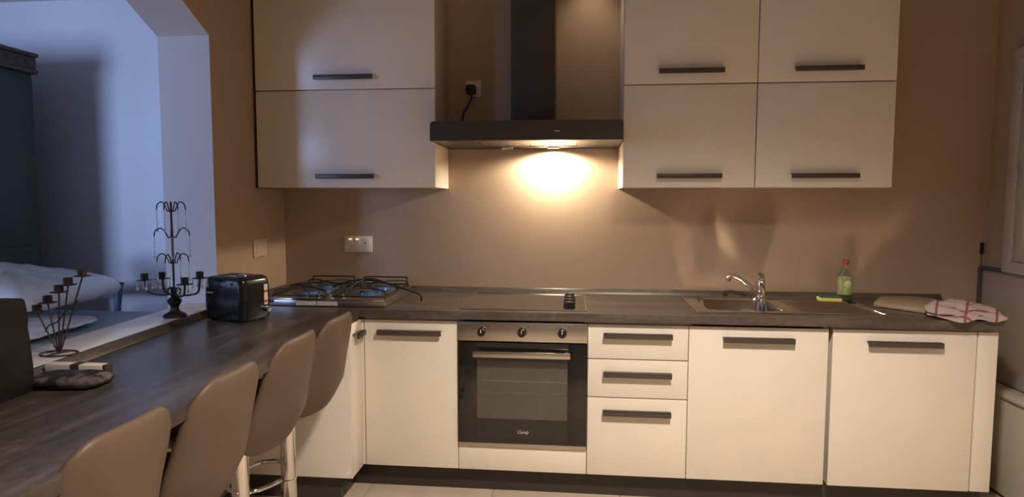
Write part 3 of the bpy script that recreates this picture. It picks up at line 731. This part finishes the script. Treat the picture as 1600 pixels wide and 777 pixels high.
for tz, R_, drop in ((.452, .058, .095), (.345, .064, .095), (.240, .064, .085)):
    for j in range(4):
        a = j*PI/2+.15+(0.4 if tz == .345 else 0); c_, s2 = math.cos(a), math.sin(a)
        w_ = MB().tube(bez([(c_*.004, s2*.004, tz-.012), (c_*.014, s2*.014, tz-.016), (c_*.024, s2*.024, tz+.005), (c_*R_*.62, s2*R_*.62, tz+.022), (c_*R_*.92, s2*R_*.92, tz+.012), (c_*R_, s2*R_, tz-.010)], 6), .0024, 7).build('hoop', M['wrought'], cd)
        be = MB(); nb = int(drop/.009)
        for q in range(nb): be.sphere((c_*R_, s2*R_, tz-.014-q*.009), .0026 if q < nb-1 else .005, 6, (1, 1, 1.25))
        be.build('bead_strand', M['bead'], w_)['kind'] = 'stuff'

# wire candle holder with five cups
ch2 = thing('candle_holder', 'brown wire candle holder with five fanned cups on the sill', 'candle holder', (-1.075, -1.665, .905))
MB().tube([(.055*math.cos(k*2*PI/28)+.012, .040*math.sin(k*2*PI/28), .003) for k in range(28)], .0028, 8, closed=True).build('base_ring', M['bronze'], ch2)
MB().tube([(.0, -.035, .003), (.012, .0, .006), (.02, .036, .003)], .0028, 8).build('cross_bar', M['bronze'], ch2)
tips = [(.086, .02, .243), (.045, .01, .216), (.022, 0, .194), (-.018, 0, .160), (-.046, -.01, .132)]
for k, tpv in enumerate(tips):
    rd = MB().tube([(.012+(.004*(2-k)), .002*(k-2), .006), tpv], .0025, 7).build('rod', M['bronze'], ch2)
    MB().lathe([(.004, -.002), (.024, .001), (.025, .003), (.0125, .004), (.013, .024), (.011, .024), (.010, .006), (0, .006)], tpv, seg=18).build('cup', M['bronze'], rd)
MB().tube(bez([(-.026, -.006, .072), (-.012, -.006, .092), (.016, -.004, .104), (.040, 0, .135), (.062, .006, .150), (.075, .01, .170)], 6), .0022, 7).build('wavy_wire', M['bronze'], ch2)

# ------------------------------------------------------------------ bag, pouch, slim box on the near end of the bar
bg = thing('handbag', 'black leather handbag standing at the near left end of the bar', 'bag', (-.911, -2.13, ZT), rz=.08)
m_ = MB(); rings = []
base_poly = densify(rounded_rect(.078, .385, .020, 5), .02)
for z, k, dx in ((0.0, .93, 0), (.012, .99, 0), (.035, 1.0, .002), (.07, 1.0, .002), (.11, .98, .0), (.14, .97, 0), (.17, .96, -.004), (.2, .945, -.004), (.225, .935, -.004), (.243, .92, -.004), (.249, .86, -.004)):
    rings.append([m_.bm.verts.new((p[0]*k+dx+.007*noise.noise((p[1]*14, z*22, 3)), p[1]*(1-(1-k)*.25)+.004*noise.noise((p[0]*14, z*20, 8)), z+(.005*math.sin(p[1]*18) if z > .2 else 0))) for p in base_poly])
for A, B in zip(rings, rings[1:]):
    n = len(A)
    for k in range(n): m_.bm.faces.new((A[k], A[(k+1) % n], B[(k+1) % n], B[k]))
m_.bm.faces.new(rings[0][::-1]); m_.bm.faces.new(rings[-1])
m_.build('bag_body', M['bag'], bg, angle=60)
MB().box(-.006, .006, .185, .1905, .02, .13, bev=.002).build('side_seam', M['bag'], bg)
po = MB().pad(densify(rounded_rect(.205, .110, .035, 6), .012), .018, lambda a, b_, h, q: (a, b_, max(.0005, .017+h*(1+.12*noise.noise((a*20, b_*20, 0))))), power=5).build('pouch', M['pouch'], None)
po.location = (-.832, -1.890, ZT); po.rotation_euler = (0, 0, .12)
tag(po, 'dark mottled fabric pouch lying next to the handbag', 'pouch')
sb = thing('slim_box', 'slim cream box with a dark band behind the mottled pouch', 'box', (-.880, -1.805, ZT))
box('box_body', M['paper'], sb, -.090, .085, -.016, .016, 0, .037)
box('band', M['dark_gap'], sb, -.012, .014, -.0168, .0168, 0, .0378, bev=.0003)
box('end_cap', M['dark_gap'], sb, .0852, .094, -.015, .015, 0, .0385, bev=.002)

# ------------------------------------------------------------------ bar stools
def stool():
    r_ = thing('bar_stool', 'x', 'bar stool', (-.62, -1.0, 0), group='taupe bar stools along the breakfast bar')
    # back shell: outline in (y, t) ; t = height 0..1
    n = 12; o = []
    def half(t):   # half width by height
        return .186-.016*max(0, t-.4)/.6
    pts = rounded_rect(.40, .40, .10, 8)
    pts = [(p[0]*(half((p[1]+.20)/.40)/.206*1.03), p[1]) for p in densify(pts, .02)]
    def fn(a, b_, h, q):
        t = (b_+.20)/.40
        z = .530+t*.393
        x = .236-.050*(1-t)-.13*max(0, .30-t)-(a/.2)**2*(.018+.085*(1-t))
        nx = 1
        return (x+h, a, z+.15*h)
    MB().pad(pts, .026, fn, power=5).build('backrest', M['taupe'], r_, angle=80)
    so_ = densify(rounded_rect(.37, .36, .09, 8), .025)
    MB().pad(so_, .036, lambda a, b_, h, q: (a-.035, b_*.98, .592+h*(.8 if h > 0 else 1.3)+.03*max(0, a)), power=6).build('seat', M['taupe'], r_, angle=80)
    MB().lathe([(.085, .548), (.085, .540), (.030, .530), (.030, .505)], seg=28).build('seat_plate', M['chrome'], r_)
    MB().lathe([(.030, .505), (.030, .235), (.033, .232), (.033, .030), (.045, .026)], seg=28).build('post', M['chrome'], r_)
    MB().lathe([(0, .034), (.05, .030), (.11, .020), (.165, .008), (.180, .002), (.180, 0), (0, 0)], seg=48).build('base', M['chrome'], r_)
    # footrest: D-shaped loop towards the counter
    lp = [(-.02, .030, .235), (-.03, .06, .235), (-.06, .115, .235), (-.12, .155, .235), (-.19, .13, .235), (-.225, .06, .235), (-.232, 0, .235), (-.225, -.06, .235), (-.19, -.13, .235), (-.12, -.155, .235), (-.06, -.115, .235), (-.03, -.06, .235), (-.02, -.030, .235)]
    MB().tube(bez(lp, 5), .0095, 12).build('footrest', M['chrome'], r_)
    return r_
first = stool()
data = [(-1.020, 0, 'taupe bar stool nearest the white cabinets, furthest from the camera'),
        (-1.400, 0, 'second taupe bar stool from the white cabinets, its chrome post in view'),
        (-1.830, 0, 'third taupe bar stool from the white cabinets, its back cut off below'),
        (-2.270, 0, 'taupe bar stool nearest the camera, at the bottom left corner')]
data = [(-1.015, .0, data[0][2]), (-1.388, .0, data[1][2]), (-1.835, .0, data[2][2]), (-2.245, .0, data[3][2])]
for i, (y, rz, lab) in enumerate(data):
    s0 = first
    if i:
        s0 = first.copy(); COL.objects.link(s0)
        for c_ in list(first.children):
            c2 = c_.copy(); COL.objects.link(c2); c2.parent = s0
    s0.location = (-.640+.012*(i > 1), y, 0); s0.rotation_euler = (0, 0, rz); s0['label'] = lab

# ------------------------------------------------------------------ neighbouring room
wa = thing('wardrobe', 'tall dark green wardrobe with carved brown cornice in the blue-lit room', 'wardrobe', (-2.86, .24, 0))
box('body', M['green_wood'], wa, -1.15, 0, -.52, 0, .06, 2.17, bev=.004)
box('plinth', M['green_wood'], wa, -1.14, -.01, -.51, -.01, 0, .06)
for z0, z1 in ((.20, 1.0), (1.1, 2.04)): box('side_panel', M['green_wood'], wa, .0005, .007, -.44, -.08, z0, z1, bev=.003)
for x0, x1 in ((-1.135, -.58), (-.57, -.015)):
    d = box('door', M['green_wood'], wa, x0, x1, -.540, -.521, .09, 2.14, bev=.003)
    for z0, z1 in ((.18, 1.0), (1.1, 2.04)): box('door_panel', M['green_wood'], d, x0+.07, x1-.07, -.547, -.5405, z0, z1, bev=.003)
cn = box('cornice', M['carved'], wa, -1.18, .020, -.56, .015, 2.20, 2.275, bev=.004)
box('cornice_top', M['carved'], wa, -1.19, .032, -.575, .025, 2.276, 2.30, bev=.006)
box('cornice_bead', M['carved'], wa, -1.185, .030, -.57, .022, 2.172, 2.199, bev=.008)
for i in range(8): MB().sphere((.021, -.52+i*.068, 2.237), .022, 8, (.3, 1, 1)).build('carved_boss', M['carved'], cn)
for i in range(16): MB().sphere((-1.14+i*.074, -.561, 2.237), .022, 8, (1, .3, 1)).build('carved_boss', M['carved'], cn)

tb = thing('table', 'grey topped table in the blue-lit room behind the sill', 'table', (-2.1, -.75, 0))
box('table_top', M['grey_top'], tb, -.68, .65, -.90, .58, .725, .76, bev=.004)
for sx in (-.60, .55):
    for sy in (-.82, .50): box('leg', M['teal_wood'], tb, sx-.03, sx+.03, sy-.03, sy+.03, 0, .725, bev=.003)
cr = thing('dining_chair', 'teal painted wooden chair behind the grey table, only its top rail showing', 'chair', (-2.555, .18, 0), rz=0)
for x in (-.20, .23):
    MB().tube(bez([(x, .0, 0), (x, .0, .45), (x, .03, .77), (x, .05, .865)], 5), [.020]*10+[.022]*5+[.030], 12).build('post', M['teal_wood'], cr)
    MB().tube([(x, -.38, 0), (x, -.38, .44)], .02, 12).build('leg', M['teal_wood'], cr)
MB().box(-.20, .23, .030, .052, .765, .845, bev=.006).build('top_rail', M['teal_wood'], cr)
MB().box(-.20, .23, .015, .033, .56, .60, bev=.006).build('lower_rail', M['teal_wood'], cr)
MB().box(-.22, .28, -.40, .0, .44, .47, bev=.01).build('seat', M['teal_wood'], cr)

def pillow(name, loc, w_, d_, T, label, rz=0, sag=.0):
    o = densify(rounded_rect(w_, d_, .10, 6), .04)
    # pull corners out a little
    m_ = MB().pad(o, T, lambda a, b_, h, q: (a*(1-.06*(b_/d_*2)**2), b_*(1-.08*(a/w_*2)**2), T*.93+h+.010*noise.noise((a*9, b_*9, h*4))+.006*noise.noise((a*25, b_*22, 2))), rings=(1, .98, .95, .9, .82, .72, .6, .46, .32, .16, 0), power=2.2).build(name, M['pillow'], None, angle=80)
    m_.location = loc; m_.rotation_euler = (0, 0, rz)
    tag(m_, label, 'pillow'); return m_
pillow('pillow', (-2.19, -.82, .763), .80, .60, .028, 'flat white pillow underneath, mostly hidden by the bag', .1)
p2 = pillow('pillow', (-2.37, -.54, .866), .90, .74, .092, 'plump white pillow on top, shiny in its plastic wrap', .05)
p2.rotation_euler = (0, .11, .05)
